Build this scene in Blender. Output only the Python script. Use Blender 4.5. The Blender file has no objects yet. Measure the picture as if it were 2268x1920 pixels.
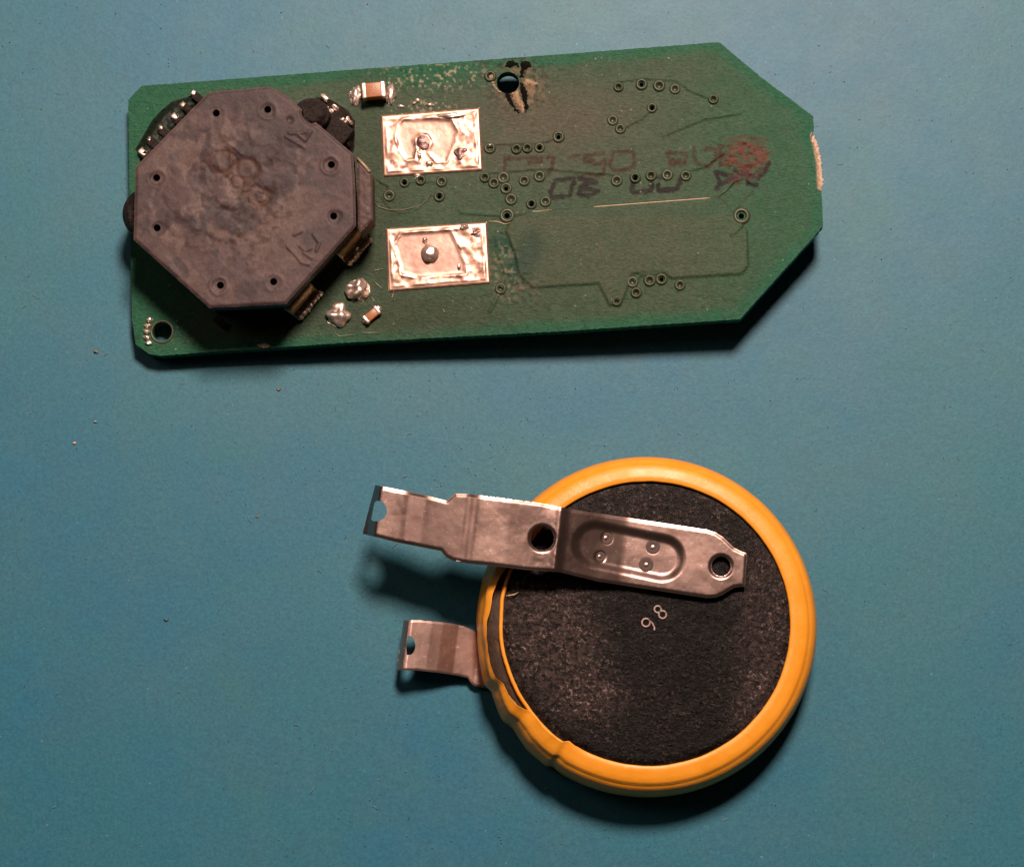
import bpy, bmesh, math, random
import numpy as np
from mathutils import Vector, Matrix, geometry
R = math.radians
random.seed(7)
rng = np.random.default_rng(11)
S = bpy.context.scene
COL = S.collection

# ------------------------------------------------------------------ camera (1 unit = 1 cm)
D, TILT, HALFW = 22.0, R(9.0), 3.78
CAM = Vector((0, -D*math.sin(TILT), D*math.cos(TILT)))
cd = bpy.data.cameras.new('camera'); cam = bpy.data.objects.new('camera', cd); COL.objects.link(cam)
cam.location = CAM; cam.rotation_euler = (TILT, 0, 0)
cd.sensor_width = 36; cd.sensor_fit = 'HORIZONTAL'; cd.lens = 36*D/(2*HALFW)
cd.clip_start = 0.5; cd.clip_end = 500
S.camera = cam

# ------------------------------------------------------------------ world, lamps, exposure
W = bpy.data.worlds.new('World'); S.world = W; W.use_nodes = True
bg = W.node_tree.nodes['Background']; bg.inputs[0].default_value = (1.0, .80, .72, 1); bg.inputs[1].default_value = 0.012
def area(name, loc, target, size, power, color, spread=None):
    l = bpy.data.lights.new(name, 'AREA'); l.shape = 'DISK'; l.size = size; l.energy = power; l.color = color
    if spread: l.spread = spread
    o = bpy.data.objects.new(name, l); COL.objects.link(o); o.location = loc
    o.rotation_euler = (Vector(target)-Vector(loc)).to_track_quat('-Z', 'Y').to_euler(); return o
area('desk_lamp', (3.0, 15.8, 28.5), (0, 0, 0), 6.8, 18000, (1.0, .755, .62))
area('tab_fill_lamp', (-28, 15, 42), (0, 0, 0), 20, 2100, (1.0, .74, .62))  # added fill lamp, placed to brighten the sloped tab bends
S.view_settings.view_transform = 'Standard'; S.view_settings.look = 'None'
S.view_settings.exposure = 0.0; S.view_settings.gamma = 1.0

# ------------------------------------------------------------------ helpers
IDM = np.eye(4)
def pix(px, py, z, M=None):
    """point of the photograph (2268 px wide) -> point at height z of a frame M"""
    px = np.asarray(px, float); py = np.asarray(py, float); z = np.asarray(z, float)
    u = (px-1134)/300/D; v = -(py-960)/300/D
    c, s = math.cos(TILT), math.sin(TILT)
    d = np.stack([u, v*c+s, v*s-c], -1)
    o = np.array(CAM)
    if M is not None:
        Mi = np.linalg.inv(np.array(M)); o = Mi[:3, :3] @ o + Mi[:3, 3]; d = d @ Mi[:3, :3].T
    t = (z-o[2])/d[..., 2]
    return o + d*t[..., None]
def hsh(ix, iy, seed):
    n = (ix.astype(np.int64)*374761393 + iy.astype(np.int64)*668265263 + seed*974634777) & 0xffffffff
    n = ((n ^ (n >> 13))*1274126177) & 0xffffffff
    return ((n ^ (n >> 16)) & 0xffff)/65535.0
def vn(x, y, seed=0):
    x = np.asarray(x, float); y = np.asarray(y, float)
    ix = np.floor(x); iy = np.floor(y); fx = x-ix; fy = y-iy
    fx = fx*fx*(3-2*fx); fy = fy*fy*(3-2*fy)
    a = hsh(ix, iy, seed); b = hsh(ix+1, iy, seed); c = hsh(ix, iy+1, seed); d = hsh(ix+1, iy+1, seed)
    return (a*(1-fx)+b*fx)*(1-fy)+(c*(1-fx)+d*fx)*fy
def fbm(x, y, seed=0, oc=4):
    s = 0; a = .5; t = 0
    for k in range(oc):
        s = s + a*vn(x*2**k, y*2**k, seed+k*17); t += a; a *= .5
    return s/t
def ss(a, b, x): t = np.clip((x-a)/(b-a), 0, 1); return t*t*(3-2*t)
def blob(x, y, cx, cy, rx, ry=None, ang=0, soft=.5):
    ry = ry or rx; c, s = math.cos(R(ang)), math.sin(R(ang))
    dx = (x-cx); dy = (y-cy); u = (dx*c+dy*s)/rx; v = (-dx*s+dy*c)/ry
    return 1-ss(1-soft, 1+soft, np.sqrt(u*u+v*v))
def inpoly(x, y, poly):
    r = np.zeros(x.shape, bool); n = len(poly)
    for i in range(n):
        x1, y1 = poly[i]; x2, y2 = poly[(i+1) % n]
        if y1 == y2: continue
        c = ((y1 > y) != (y2 > y)) & (x < (x2-x1)*(y-y1)/(y2-y1)+x1)
        r ^= c
    return r
def dseg(x, y, pts, closed=False):
    d = np.full(x.shape, 1e9)
    n = len(pts)
    for i in range(n if closed else n-1):
        x1, y1 = pts[i]; x2, y2 = pts[(i+1) % n]
        L = (x2-x1)**2+(y2-y1)**2+1e-9
        t = np.clip(((x-x1)*(x2-x1)+(y-y1)*(y2-y1))/L, 0, 1)
        d = np.minimum(d, np.hypot(x-x1-t*(x2-x1), y-y1-t*(y2-y1)))
    return d
def circ(cx, cy, r, n=16, ry=None): return [(cx+r*math.cos(2*math.pi*i/n), cy+(ry or r)*math.sin(2*math.pi*i/n)) for i in range(n)]
def dens(poly, sp, jit=0):
    out = []
    for i in range(len(poly)):
        a = poly[i]; b = poly[(i+1) % len(poly)]; L = math.hypot(b[0]-a[0], b[1]-a[1]); n = max(1, int(round(L/sp)))
        nx, ny = -(b[1]-a[1])/max(L, 1e-6), (b[0]-a[0])/max(L, 1e-6)
        for k in range(n):
            t = k/n; j = jit*(random.random()-.5) if k else 0
            out.append((a[0]+(b[0]-a[0])*t+nx*j, a[1]+(b[1]-a[1])*t+ny*j))
    return out
def link(name, me, mat=None, parent=None):
    o = bpy.data.objects.new(name, me); COL.objects.link(o)
    if mat and me: me.materials.append(mat)
    if parent: o.parent = parent
    return o
def mesh(name, V, F, smooth=None, col=None):
    me = bpy.data.meshes.new(name)
    me.from_pydata([tuple(map(float, v)) for v in V], [], F)
    if smooth is True: smooth = [True]*len(F)
    if smooth is not None: me.polygons.foreach_set('use_smooth', list(smooth))
    if col is not None:
        a = me.color_attributes.new('Col', 'FLOAT_COLOR', 'POINT'); a.data.foreach_set('color', np.asarray(col, np.float32).ravel())
    me.update(); return me
def sheet(name, outline, holes, sp, zf, thick, mat, parent=None, M=None, colf=None, sidecol=None, jit=0, rings=(), bottom=True, side_z=None):
    """a plate: outline and holes in photo pixels, surface height zf(px,py), real thickness below it"""
    O = dens(outline, sp, jit); H = [dens(h, sp) for h in holes]
    pts = []; edges = []
    for loop in [O]+H:
        b = len(pts); pts += loop; n = len(loop); edges += [(b+i, b+(i+1) % n) for i in range(n)]
    xs = np.array([p[0] for p in O]); ys = np.array([p[1] for p in O])
    gx, gy = np.meshgrid(np.arange(xs.min()+sp/2, xs.max(), sp), np.arange(ys.min()+sp/2, ys.max(), sp))
    gx = (gx + (np.arange(gx.shape[0]) % 2)[:, None]*sp*.5).ravel(); gy = gy.ravel()
    k = inpoly(gx, gy, O) & (dseg(gx, gy, O, True) > sp*.45+(max(rings) if rings else 0))
    gx, gy = gx[k], gy[k]
    for h in H:
        hx = [p[0] for p in h]; hy = [p[1] for p in h]
        near = (gx > min(hx)-sp) & (gx < max(hx)+sp) & (gy > min(hy)-sp) & (gy < max(hy)+sp)
        bad = np.zeros(gx.shape, bool)
        nx, ny = gx[near], gy[near]
        bad[near] = inpoly(nx, ny, h) | (dseg(nx, ny, h, True) < sp*.45)
        gx, gy = gx[~bad], gy[~bad]
    if rings:
        q = np.array(O); t = np.roll(q, -1, 0)-np.roll(q, 1, 0); nn = np.stack([-t[:, 1], t[:, 0]], 1)/(np.hypot(t[:, 0], t[:, 1])[:, None]+1e-9)
        if not inpoly(np.array([q[5, 0]+nn[5, 0]*1.5]), np.array([q[5, 1]+nn[5, 1]*1.5]), O)[0]: nn = -nn
        for dd in rings:
            w = q+nn*dd; ok = inpoly(w[:, 0], w[:, 1], O) & (dseg(w[:, 0], w[:, 1], O, True) > dd*.8)
            for h in H: ok &= ~inpoly(w[:, 0], w[:, 1], h)
            gx = np.concatenate([gx, w[ok, 0]]); gy = np.concatenate([gy, w[ok, 1]])
    allp = [Vector(p) for p in pts]+[Vector((a, b)) for a, b in zip(gx, gy)]
    vs, es, fs, *_ = geometry.delaunay_2d_cdt(allp, edges, [], 0, 1e-4)
    P = np.array([(v[0], v[1]) for v in vs]); T = np.array([f for f in fs if len(f) == 3])
    c = P[T].mean(1); keep = inpoly(c[:, 0], c[:, 1], O)
    for h in H:
        hx = [p[0] for p in h]; hy = [p[1] for p in h]
        near = (c[:, 0] > min(hx)) & (c[:, 0] < max(hx)) & (c[:, 1] > min(hy)) & (c[:, 1] < max(hy))
        idx = np.where(near)[0]
        if len(idx): keep[idx[inpoly(c[idx, 0], c[idx, 1], h)]] = False
    T = T[keep]
    a, b, cc = P[T[:, 0]], P[T[:, 1]], P[T[:, 2]]
    area2 = (b[:, 0]-a[:, 0])*(cc[:, 1]-a[:, 1])-(b[:, 1]-a[:, 1])*(cc[:, 0]-a[:, 0])
    T[area2 > 0] = T[area2 > 0][:, ::-1]            # image y runs down: make faces look up
    z = zf(P[:, 0], P[:, 1])*np.ones(len(P)); V = pix(P[:, 0], P[:, 1], z, M)
    n = len(V)
    dirs = {}
    for t in T:
        for i in range(3):
            e = (int(t[i]), int(t[(i+1) % 3])); dirs[e] = 1
    bnd = [e for e in dirs if (e[1], e[0]) not in dirs]
    F = [tuple(int(i) for i in t) for t in T]; sm = [True]*len(F)
    VV = [V]; nb = n
    th = thick
    if bottom:
        B = V.copy(); B[:, 2] = (B[:, 2]-th) if side_z is None else side_z
        VV.append(B); F += [(int(t[2])+n, int(t[1])+n, int(t[0])+n) for t in T]; sm += [True]*len(T); nb = 2*n
    bi = sorted({i for e in bnd for i in e}); mp = {i: k for k, i in enumerate(bi)}
    Wt = V[bi]; Wb = Wt.copy(); Wb[:, 2] = (Wb[:, 2]-th) if side_z is None else side_z
    VV += [Wt, Wb]; m = len(bi)
    F += [(nb+mp[b_], nb+mp[a_], nb+m+mp[a_], nb+m+mp[b_]) for a_, b_ in bnd]; sm += [False]*len(bnd)
    col = None
    if colf is not None:
        C = np.ones((n, 4)); C[:, :3] = colf(P[:, 0], P[:, 1])
        Cs = C[bi].copy()
        if sidecol is not None: Cs[:, :3] = sidecol(P[bi, 0], P[bi, 1])
        col = np.concatenate([C]+([C] if bottom else [])+[Cs, Cs])
    me = mesh(name, np.concatenate(VV), F, sm, col)
    return link(name, me, mat, parent)
def lathe(prof, n=32, cx=0, cy=0):
    V = []; F = []
    for r, z in prof:
        for i in range(n):
            a = 2*math.pi*i/n; V.append((cx+r*math.cos(a), cy+r*math.sin(a), z))
    for j in range(len(prof)-1):
        for i in range(n):
            k = (i+1) % n; F.append((j*n+i, j*n+k, (j+1)*n+k, (j+1)*n+i))
    return V, F
def boxmesh(name, cx, cy, z0, lx, ly, h, ang=0, bev=.006, seg=2, lump=0):
    bm = bmesh.new(); bmesh.ops.create_cube(bm, size=1)
    for v in bm.verts: v.co = Vector((v.co.x*lx, v.co.y*ly, (v.co.z+.5)*h))
    if bev: bmesh.ops.bevel(bm, geom=bm.edges[:], offset=bev, segments=seg, affect='EDGES', profile=.6)
    for v in bm.verts:
        if lump: v.co += Vector([random.uniform(-lump, lump) for _ in range(3)])
    bm.transform(Matrix.Translation((cx, cy, z0)) @ Matrix.Rotation(ang, 4, 'Z'))
    me = bpy.data.meshes.new(name); bm.to_mesh(me); bm.free()
    me.polygons.foreach_set('use_smooth', [True]*len(me.polygons)); return me
def blobmesh(name, c, rad, seed, amp=.25, sub=3, freq=2.2, flat=-.0):
    from mathutils import noise
    bm = bmesh.new(); bmesh.ops.create_icosphere(bm, subdivisions=sub, radius=1)
    for v in bm.verts:
        p = v.co.copy(); k = 1+amp*noise.noise(p*freq+Vector((seed*3.1, seed*1.7, 0)))*2
        q = Vector((p.x*rad[0]*k, p.y*rad[1]*k, max(flat, p.z*rad[2]*k))); v.co = q+Vector(c)
    me = bpy.data.meshes.new(name); bm.to_mesh(me); bm.free()
    me.polygons.foreach_set('use_smooth', [True]*len(me.polygons)); return me
def tube(name, pts, r, n=6, taper=False):
    V = []; F = []; m = len(pts)
    P = [Vector(p) for p in pts]
    for i, p in enumerate(P):
        t = (P[min(i+1, m-1)]-P[max(i-1, 0)]).normalized(); s = t.cross(Vector((0, 0, 1)))
        s = s.normalized() if s.length > 1e-4 else Vector((1, 0, 0)); u = s.cross(t)
        rr = r*(.35 if taper and i in (0, m-1) else 1)
        for k in range(n):
            a = 2*math.pi*k/n; V.append(p+s*rr*math.cos(a)+u*rr*math.sin(a))
    for i in range(m-1):
        for k in range(n):
            q = (k+1) % n; F.append((i*n+k, i*n+q, (i+1)*n+q, (i+1)*n+k))
    F.append(tuple(range(n))); F.append(tuple(range((m-1)*n, m*n))[::-1])
    return V, F

# ---- materials
class NT:
    def __init__(s, name):
        s.m = bpy.data.materials.new(name); s.m.use_nodes = True; s.t = s.m.node_tree; s.n = s.t.nodes
        s.b = s.n['Principled BSDF']; s.co = s.n.new('ShaderNodeTexCoord').outputs['Object']
    def put(s, sock, v):
        if isinstance(v, bpy.types.NodeSocket): s.t.links.new(v, sock)
        elif isinstance(v, tuple) and len(v) == 3 and sock.type == 'RGBA': sock.default_value = (*v, 1)
        else: sock.default_value = v
    def map(s, scale=(1, 1, 1), rot=(0, 0, 0), loc=(0, 0, 0)):
        k = s.n.new('ShaderNodeMapping'); s.put(k.inputs[0], s.co); k.inputs['Scale'].default_value = scale
        k.inputs['Rotation'].default_value = rot; k.inputs['Location'].default_value = loc; return k.outputs[0]
    def noise(s, sc, det=4, rough=.55, vec=None, dist=0):
        k = s.n.new('ShaderNodeTexNoise'); s.put(k.inputs['Vector'], vec or s.co); k.inputs['Scale'].default_value = sc
        k.inputs['Detail'].default_value = det; k.inputs['Roughness'].default_value = rough; k.inputs['Distortion'].default_value = dist
        return k.outputs[0]
    def voro(s, sc, vec=None, feat='F1', out='Distance', rnd=1):
        k = s.n.new('ShaderNodeTexVoronoi'); k.feature = feat; s.put(k.inputs['Vector'], vec or s.co); k.inputs['Scale'].default_value = sc
        k.inputs['Randomness'].default_value = rnd
        return k.outputs[out]
    def ramp(s, fac, stops, interp='LINEAR'):
        k = s.n.new('ShaderNodeValToRGB'); s.put(k.inputs[0], fac); r = k.color_ramp; r.interpolation = interp
        while len(r.elements) < len(stops): r.elements.new(.5)
        for e, (p, c) in zip(r.elements, stops):
            e.position = p; e.color = (*c, 1) if isinstance(c, tuple) else (c, c, c, 1)
        return k.outputs[0]
    def mix(s, fac, a, b, mode='MIX'):
        k = s.n.new('ShaderNodeMix'); k.data_type = 'RGBA'; k.blend_type = mode
        s.put(k.inputs[0], fac); s.put(k.inputs[6], a); s.put(k.inputs[7], b); return k.outputs[2]
    def math(s, op, a, b=0.0):
        k = s.n.new('ShaderNodeMath'); k.operation = op; s.put(k.inputs[0], a); s.put(k.inputs[1], b); return k.outputs[0]
    def attr(s, nm='Col'):
        k = s.n.new('ShaderNodeAttribute'); k.attribute_name = nm; return k.outputs['Color']
    def bump(s, h, strength=.3, dist=.01, prev=None):
        k = s.n.new('ShaderNodeBump'); k.inputs['Strength'].default_value = strength; k.inputs['Distance'].default_value = dist
        s.put(k.inputs['Height'], h)
        if prev: s.put(k.inputs['Normal'], prev)
        return k.outputs[0]
    def out(s, col=None, rough=None, metal=None, nrm=None, spec=None, coat=None, sheen=None):
        if col is not None: s.put(s.b.inputs['Base Color'], col)
        if rough is not None: s.put(s.b.inputs['Roughness'], rough)
        if metal is not None: s.put(s.b.inputs['Metallic'], metal)
        if nrm is not None: s.put(s.b.inputs['Normal'], nrm)
        if spec is not None: s.put(s.b.inputs['Specular IOR Level'], spec)
        if coat is not None: s.put(s.b.inputs['Coat Weight'], coat)
        return s.m

def m_mat():
    n = NT('blue_rubber_mat')
    base = n.mix(n.ramp(n.noise(.45, 3, .5), [(.38, 0.), (.62, 1.)]), (.010, .112, .186), (.016, .122, .168))
    base = n.mix(n.ramp(n.noise(1.3, 5, .65), [(.42, 0.), (.72, .5)]), base, (.036, .120, .152))
    base = n.mix(n.ramp(n.noise(1.7, 4, .6, vec=n.map(loc=(7, 2, 0))), [(.55, 0.), (.75, .5)]), base, (.016, .128, .146))
    base = n.mix(n.ramp(n.noise(42, 4, .75), [(.3, 0.), (.7, 1.)]), n.mix(1, base, (.70, .78, .80), 'MULTIPLY'), n.mix(1, base, (1.42, 1.26, 1.2), 'MULTIPLY'))
    base = n.mix(n.ramp(n.noise(16, 4, .75), [(.60, 0.), (.72, .5)]), base, (.009, .074, .110))
    base = n.mix(n.ramp(n.noise(19, 4, .75, vec=n.map(loc=(3, 9, 0))), [(.62, 0.), (.74, .45)]), base, (.055, .158, .195))
    # pale lint flecks and short scuffs
    f = n.ramp(n.voro(11), [(.04, 1.), (.08, 0.)]); f2 = n.ramp(n.noise(5, 2), [(.5, 0.), (.62, .5)])
    base = n.mix(n.math('MULTIPLY', f, f2), base, (.22, .32, .34))
    w = n.ramp(n.noise(9, 4, .6, dist=2.5), [(.492, 0.), (.5, 1.), (.508, 0.)]); w2 = n.ramp(n.noise(2.2, 4, .7), [(.50, 0.), (.66, .42)])
    base = n.mix(n.math('MULTIPLY', w, w2), base, (.12, .21, .24))
    base = n.mix(n.ramp(n.voro(2.3, vec=n.map(loc=(3, 1, 0))), [(.02, .6), (.035, 0.)]), base, (.03, .06, .06))
    base = n.mix(1, base, (.96, 1.05, 1.09), 'MULTIPLY'); b = n.bump(n.noise(60, 5, .7), .22, .005); b = n.bump(n.noise(14, 3, .6), .10, .008, b)
    return n.out(base, n.ramp(n.noise(3, 4), [(.3, .46), (.7, .49)]), 0., b, .34)
def m_board():
    n = NT('solder_mask'); c = n.attr()
    v = n.map((4.2, 8, 1), (0, 0, R(4)))
    g = n.noise(7, 5, .72, v)
    c = n.mix(n.ramp(n.noise(7, 5, .7), [(.5, 0.), (.72, .55)]), c, n.mix(1, c, (.62, 1.02, .78), 'MULTIPLY'))
    c = n.mix(n.ramp(n.noise(9, 5, .7, vec=n.map(loc=(4, 4, 0))), [(.5, 0.), (.72, .6)]), c, n.mix(1, c, (1.35, 1.0, .98), 'MULTIPLY'))
    c = n.mix(n.ramp(g, [(.3, 0.), (.7, 1.)]), n.mix(1, c, (.66, .68, .66), 'MULTIPLY'), n.mix(1, c, (1.36, 1.33, 1.3), 'MULTIPLY'))
    g2 = n.noise(46, 4, .7)
    c = n.mix(n.ramp(g2, [(.35, 0.), (.7, 1.)]), n.mix(1, c, (.82, .84, .82), 'MULTIPLY'), n.mix(1, c, (1.2, 1.16, 1.14), 'MULTIPLY'))
    sp = n.math('MULTIPLY', n.ramp(n.voro(13), [(.05, 1.), (.10, 0.)]), n.ramp(n.noise(3.5, 3, .6), [(.5, 0.), (.62, .55)]))
    c = n.mix(sp, c, (.42, .36, .28))
    b = n.bump(g, .6, .012); b = n.bump(g2, .5, .006, b)
    return n.out(c, n.ramp(n.noise(8, 3), [(.3, .38), (.7, .55)]), 0., b, .22)
def m_cover():
    n = NT('grey_moulded_plastic'); c = n.attr()
    g = n.noise(9, 6, .68, dist=.6); g2 = n.noise(55, 4, .7)
    c = n.mix(n.ramp(g, [(.3, 0.), (.72, 1.)]), n.mix(1, c, (.84, .82, .86), 'MULTIPLY'), n.mix(1, c, (1.16, 1.14, 1.1), 'MULTIPLY'))
    c = n.mix(n.ramp(g2, [(.35, 0.), (.7, 1.)]), n.mix(1, c, (.8, .8, .8), 'MULTIPLY'), n.mix(1, c, (1.2, 1.2, 1.2), 'MULTIPLY'))
    b = n.bump(g, .05, .008); b = n.bump(g2, .55, .004, b)
    return n.out(c, n.ramp(g, [(.3, .45), (.7, .58)]), 0., b, .2)
def m_plain(name, col, rough=.5, metal=0., bsc=30, bst=.3, bd=.006, var=.25, spec=.5, usecol=False):
    n = NT(name); g = n.noise(bsc, 5, .65)
    base = n.attr() if usecol else col
    lo, hi = 1-var, 1+var
    c = n.mix(n.ramp(g, [(.3, 0.), (.7, 1.)]), n.mix(1, base, (lo, lo, lo), 'MULTIPLY'), n.mix(1, base, (hi, hi, hi), 'MULTIPLY'))
    return n.out(c, rough, metal, n.bump(g, bst, bd), spec)
def m_strap(rg=.26, k=1.):
    n = NT('tab_steel')
    g = n.noise(16, 4, .6); v = n.map((2, 30, 2), (0, 0, R(-80)))
    st = n.noise(4, 4, .6, v)
    c = n.mix(n.ramp(g, [(.35, 0.), (.7, 1.)]), (.31, .205, .18), (.36, .255, .23))
    c = n.mix(n.ramp(n.noise(38, 3, .6), [(.62, 0.), (.70, .6)]), c, (.62, .50, .46))
    c = n.mix(n.ramp(n.noise(6, 4, .6), [(.55, 0.), (.7, .45)]), c, (.22, .145, .13))
    c = n.mix(1, c, (k, k, k), 'MULTIPLY'); b = n.bump(g, .03, .003); b = n.bump(st, .04, .004, b)
    return n.out(c, n.ramp(n.noise(2.5, 3), [(.35, rg), (.65, rg+.08)]), .96, b)
def m_solder():
    n = NT('tinned_solder'); g = n.noise(26, 5, .7)
    c = n.mix(n.ramp(g, [(.35, 0.), (.65, 1.)]), (.75, .56, .48), (.98, .84, .76))
    return n.out(c, n.ramp(g, [(.3, .28), (.7, .46)]), .85, n.bump(g, .4, .006))
def m_disc():
    n = NT('black_etched_steel')
    v1 = n.voro(26, out='Color'); cell = n.voro(26)
    sep = n.n.new('ShaderNodeSeparateColor'); n.put(sep.inputs[0], v1)
    a = n.ramp(sep.outputs[0], [(.6, 0.), (.95, 1.)])
    blobm = n.ramp(cell, [(.25, 1.), (.5, 0.)])
    spk = n.math('MULTIPLY', n.ramp(n.noise(36, 4, .75), [(.545, 0.), (.61, 1.)]), n.ramp(n.noise(13, 3, .6), [(.42, .15), (.6, 1.)]))
    g = n.noise(19, 5, .8)
    c = n.ramp(g, [(.44, (.0006, .0005, .0006)), (.60, (.003, .002, .002)), (.76, (.030, .022, .021))])
    # worn, paler zones: left side, top, right rim
    at = n.attr(); sp2 = n.n.new('ShaderNodeSeparateColor'); n.put(sp2.inputs[0], at)
    wear = sp2.outputs[0]
    c = n.mix(n.math('MULTIPLY', wear, n.ramp(g, [(.44, .06), (.62, 1.)])), c, (.050, .032, .030))
    c = n.mix(n.math('MULTIPLY', n.math('MULTIPLY', spk, n.ramp(n.noise(3.5, 3), [(.35, .12), (.7, .7)])), n.math('ADD', n.math('MULTIPLY', wear, 1.2), .22)), c, (.34, .24, .22))
    b = n.bump(g, .5, .010); b = n.bump(n.noise(36, 4, .75), .8, .008, b)
    return n.out(c, n.ramp(sep.outputs[1], [(.2, .45), (.95, .22)]), .0, b, .10)
def m_yellow():
    n = NT('yellow_shrink_film')
    g = n.noise(5, 5, .6); s = n.noise(34, 3, .6)
    c = n.mix(n.ramp(g, [(.35, 0.), (.7, 1.)]), (.76, .290, .018), (.84, .335, .028))
    c = n.mix(n.ramp(n.noise(9, 5, .75), [(.66, 0.), (.74, .35)]), c, (.50, .20, .02))
    return n.out(c, n.ramp(g, [(.3, .34), (.7, .5)]), 0., n.bump(s, .15, .005, n.bump(g, .3, .02)), .45)
MAT = m_mat(); BOARD = m_board(); COVER = m_cover(); STRAP = m_strap(); SOLDER = m_solder(); DISC = m_disc(); YEL = m_yellow()
BLACK = m_plain('black_plastic', (.006, .005, .005), .55, 0, 30, .3, .006, .3, .2)
DARKCHIP = m_plain('dark_epoxy', (.014, .008, .007), .5, 0, 32, 1.0, .02, .7, .25)
CAN = m_plain('can_steel', (.12, .08, .05), .5, .6, 25, .2)
GASKET = m_plain('brown_gasket', (.030, .014, .007), .55, 0, 30, .4, .01, .4)
BROWN = m_plain('capacitor_ceramic', (.34, .125, .05), .4, 0, 60, .3, .004, .25)
GOLD = m_plain('gilded_contact', (.52, .40, .24), .38, .75, 30, .5, .01, .45)
PLATE = m_plain('pad_tin', (.8, .66, .6), .40, .8, 24, .12, .005, .2, usecol=True)
VIA = m_plain('masked_copper', (.045, .058, .032), .40, 0., 60, .3, .004, .25)
INK = m_plain('etched_digit', (.40, .29, .27), .5, .3, 60, .4, .004, .2)
FIBRE = m_plain('raw_fibreglass', (.50, .34, .25), .6, 0, 50, .6, .01, .35)
DUST = m_plain('pale_dust', (.22, .28, .29), .8, 0, 60, .2, .004, .3)
DUSTD = m_plain('dark_dust', (.02, .05, .06), .8, 0, 60, .2, .004, .3)
PINK = m_plain('pinkish_crumb', (.62, .38, .34), .6, 0, 60, .3, .004, .3)
SILK = m_plain('flux_residue', (.20, .19, .14), .35, 0, 60, .3, .004, .2)
CHAR = m_plain('charred_laminate', (.004, .003, .003), .8, 0, 40, .7, .01, .4, .08)
TAN = m_plain('bare_laminate', (.26, .17, .10), .6, 0, 45, .6, .01, .4)

def thing(name, label, cat, loc=(0, 0, 0), rot=(0, 0, 0)):
    o = bpy.data.objects.new(name, None); COL.objects.link(o); o.location = loc; o.rotation_euler = rot
    o['label'] = label; o['category'] = cat; o.empty_display_size = .3; return o

# ------------------------------------------------------------------ setting: the mat
xs = np.concatenate([[-40, -15, -7], np.linspace(-5, 5, 81), [7, 15, 40]])
gx, gy = np.meshgrid(xs, xs)
gz = (fbm(gx*.7, gy*.7, 3, 3)-.5)*.012*(np.abs(gx) < 6)*(np.abs(gy) < 6) - .008
n1 = len(xs)
V = np.stack([gx, gy, gz], -1).reshape(-1, 3)
F = [(j*n1+i, j*n1+i+1, (j+1)*n1+i+1, (j+1)*n1+i) for j in range(n1-1) for i in range(n1-1)]
mo = link('mat', mesh('mat', V, F, True), MAT); mo['kind'] = 'structure'

# ------------------------------------------------------------------ circuit board
B_LOC = Vector((-2.85, 1.0, .035)); SL = R(2.6)
BM = Matrix.Translation(B_LOC) @ Matrix.Rotation(-SL, 4, 'Y')
cb = thing('circuit_board', 'long green circuit board with pointed right end, two tinned pads and grey octagonal block', 'circuit board', B_LOC, (0, -SL, 0))
T = .12
OUT = [(313, 191), (860, 149), (1240, 121), (1580, 95), (1594, 95), (1686, 172), (1801, 258), (1803, 285), (1796, 305), (1812, 330), (1817, 360), (1819, 415), (1823, 500), (1805, 522), (1639, 707), (1240, 734), (800, 757), (457, 780), (356, 788), (330, 784), (301, 763), (292, 708), (287, 450), (284, 222)]
VIAS = [(1370,194),(1421,188),(1460,191),(1495,198),(1580,221),(1444,240),(1357,267),(1374,286),(1366,401),(1407,395),(1442,390),(1478,388),(1519,390),
        (1237,304),(1085,329),(1144,331),(1168,329),(1195,328),(1074,394),(1115,394),(1094,406),(1121,418),(1161,401),(1195,391),(1132,442),(1177,453),(1208,447),
        (1401,625),(1439,622),(1465,619),(1506,632),(1409,649),(1366,668),(896,405),(932,400),(978,403),(862,434),(973,436),(1086,170),(1109,640)]
BIGV = [(1123, 478), (1642, 479)]
pour1 = [(1143,472),(1314,458),(1588,437),(1602,444),(1655,513),(1657,590),(1642,607),(1487,617),(1465,602),(1400,606),(1389,640),(1374,677),(1350,676),(1326,628),(1181,638),(1150,610),(1140,560),(1120,510)]
K = .3263
def tx(l): return [(1060+a*K, 280+b*K) for a, b in l]
INKS = [tx(l) for l in [
 [(180,215),(180,290)],[(200,215),(430,215)],[(340,248),(420,240)],[(470,215),(508,215),(500,270),(470,325)],[(625,210),(700,193)],
 [(850,183),(720,200),(720,240),(775,232),(800,262),(862,232),(850,330),(700,332)],[(905,180),(1050,172),(1058,240),(1040,290),(915,300),(895,250),(905,180)],
 [(1270,183),(1340,185),(1412,188),(1400,230),(1340,240),(1290,215),(1270,183)],[(1300,240),(1300,268),(1400,250)],
 [(1462,150),(1462,220),(1492,262),(1572,268),(1612,215),(1612,150),(1540,155)],[(1640,130),(1640,272)],[(1640,138),(1720,128)],[(1650,200),(1700,200)],[(1640,256),(1700,262)]]]
INKD = [tx(l) for l in [
 [(522,370),(640,350),(640,390),(620,470),(500,490),(488,440),(522,370)],[(680,352),(800,372),(700,402),(680,462),(758,472),(812,440),(700,420)],
 [(1050,372),(1040,440),(1050,452),(1165,440),(1178,395)],[(1215,400),(1222,440),(1350,424),(1382,345),(1405,318)],[(1220,352),(1300,330)],
 [(1608,312),(1720,332)],[(1610,320),(1640,380),(1618,424)],[(1640,400),(1722,350)],[(1830,388),(1885,402)],[(1900,350),(1950,300),(1970,250)],[(1740,300),(1850,340)]]]
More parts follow.
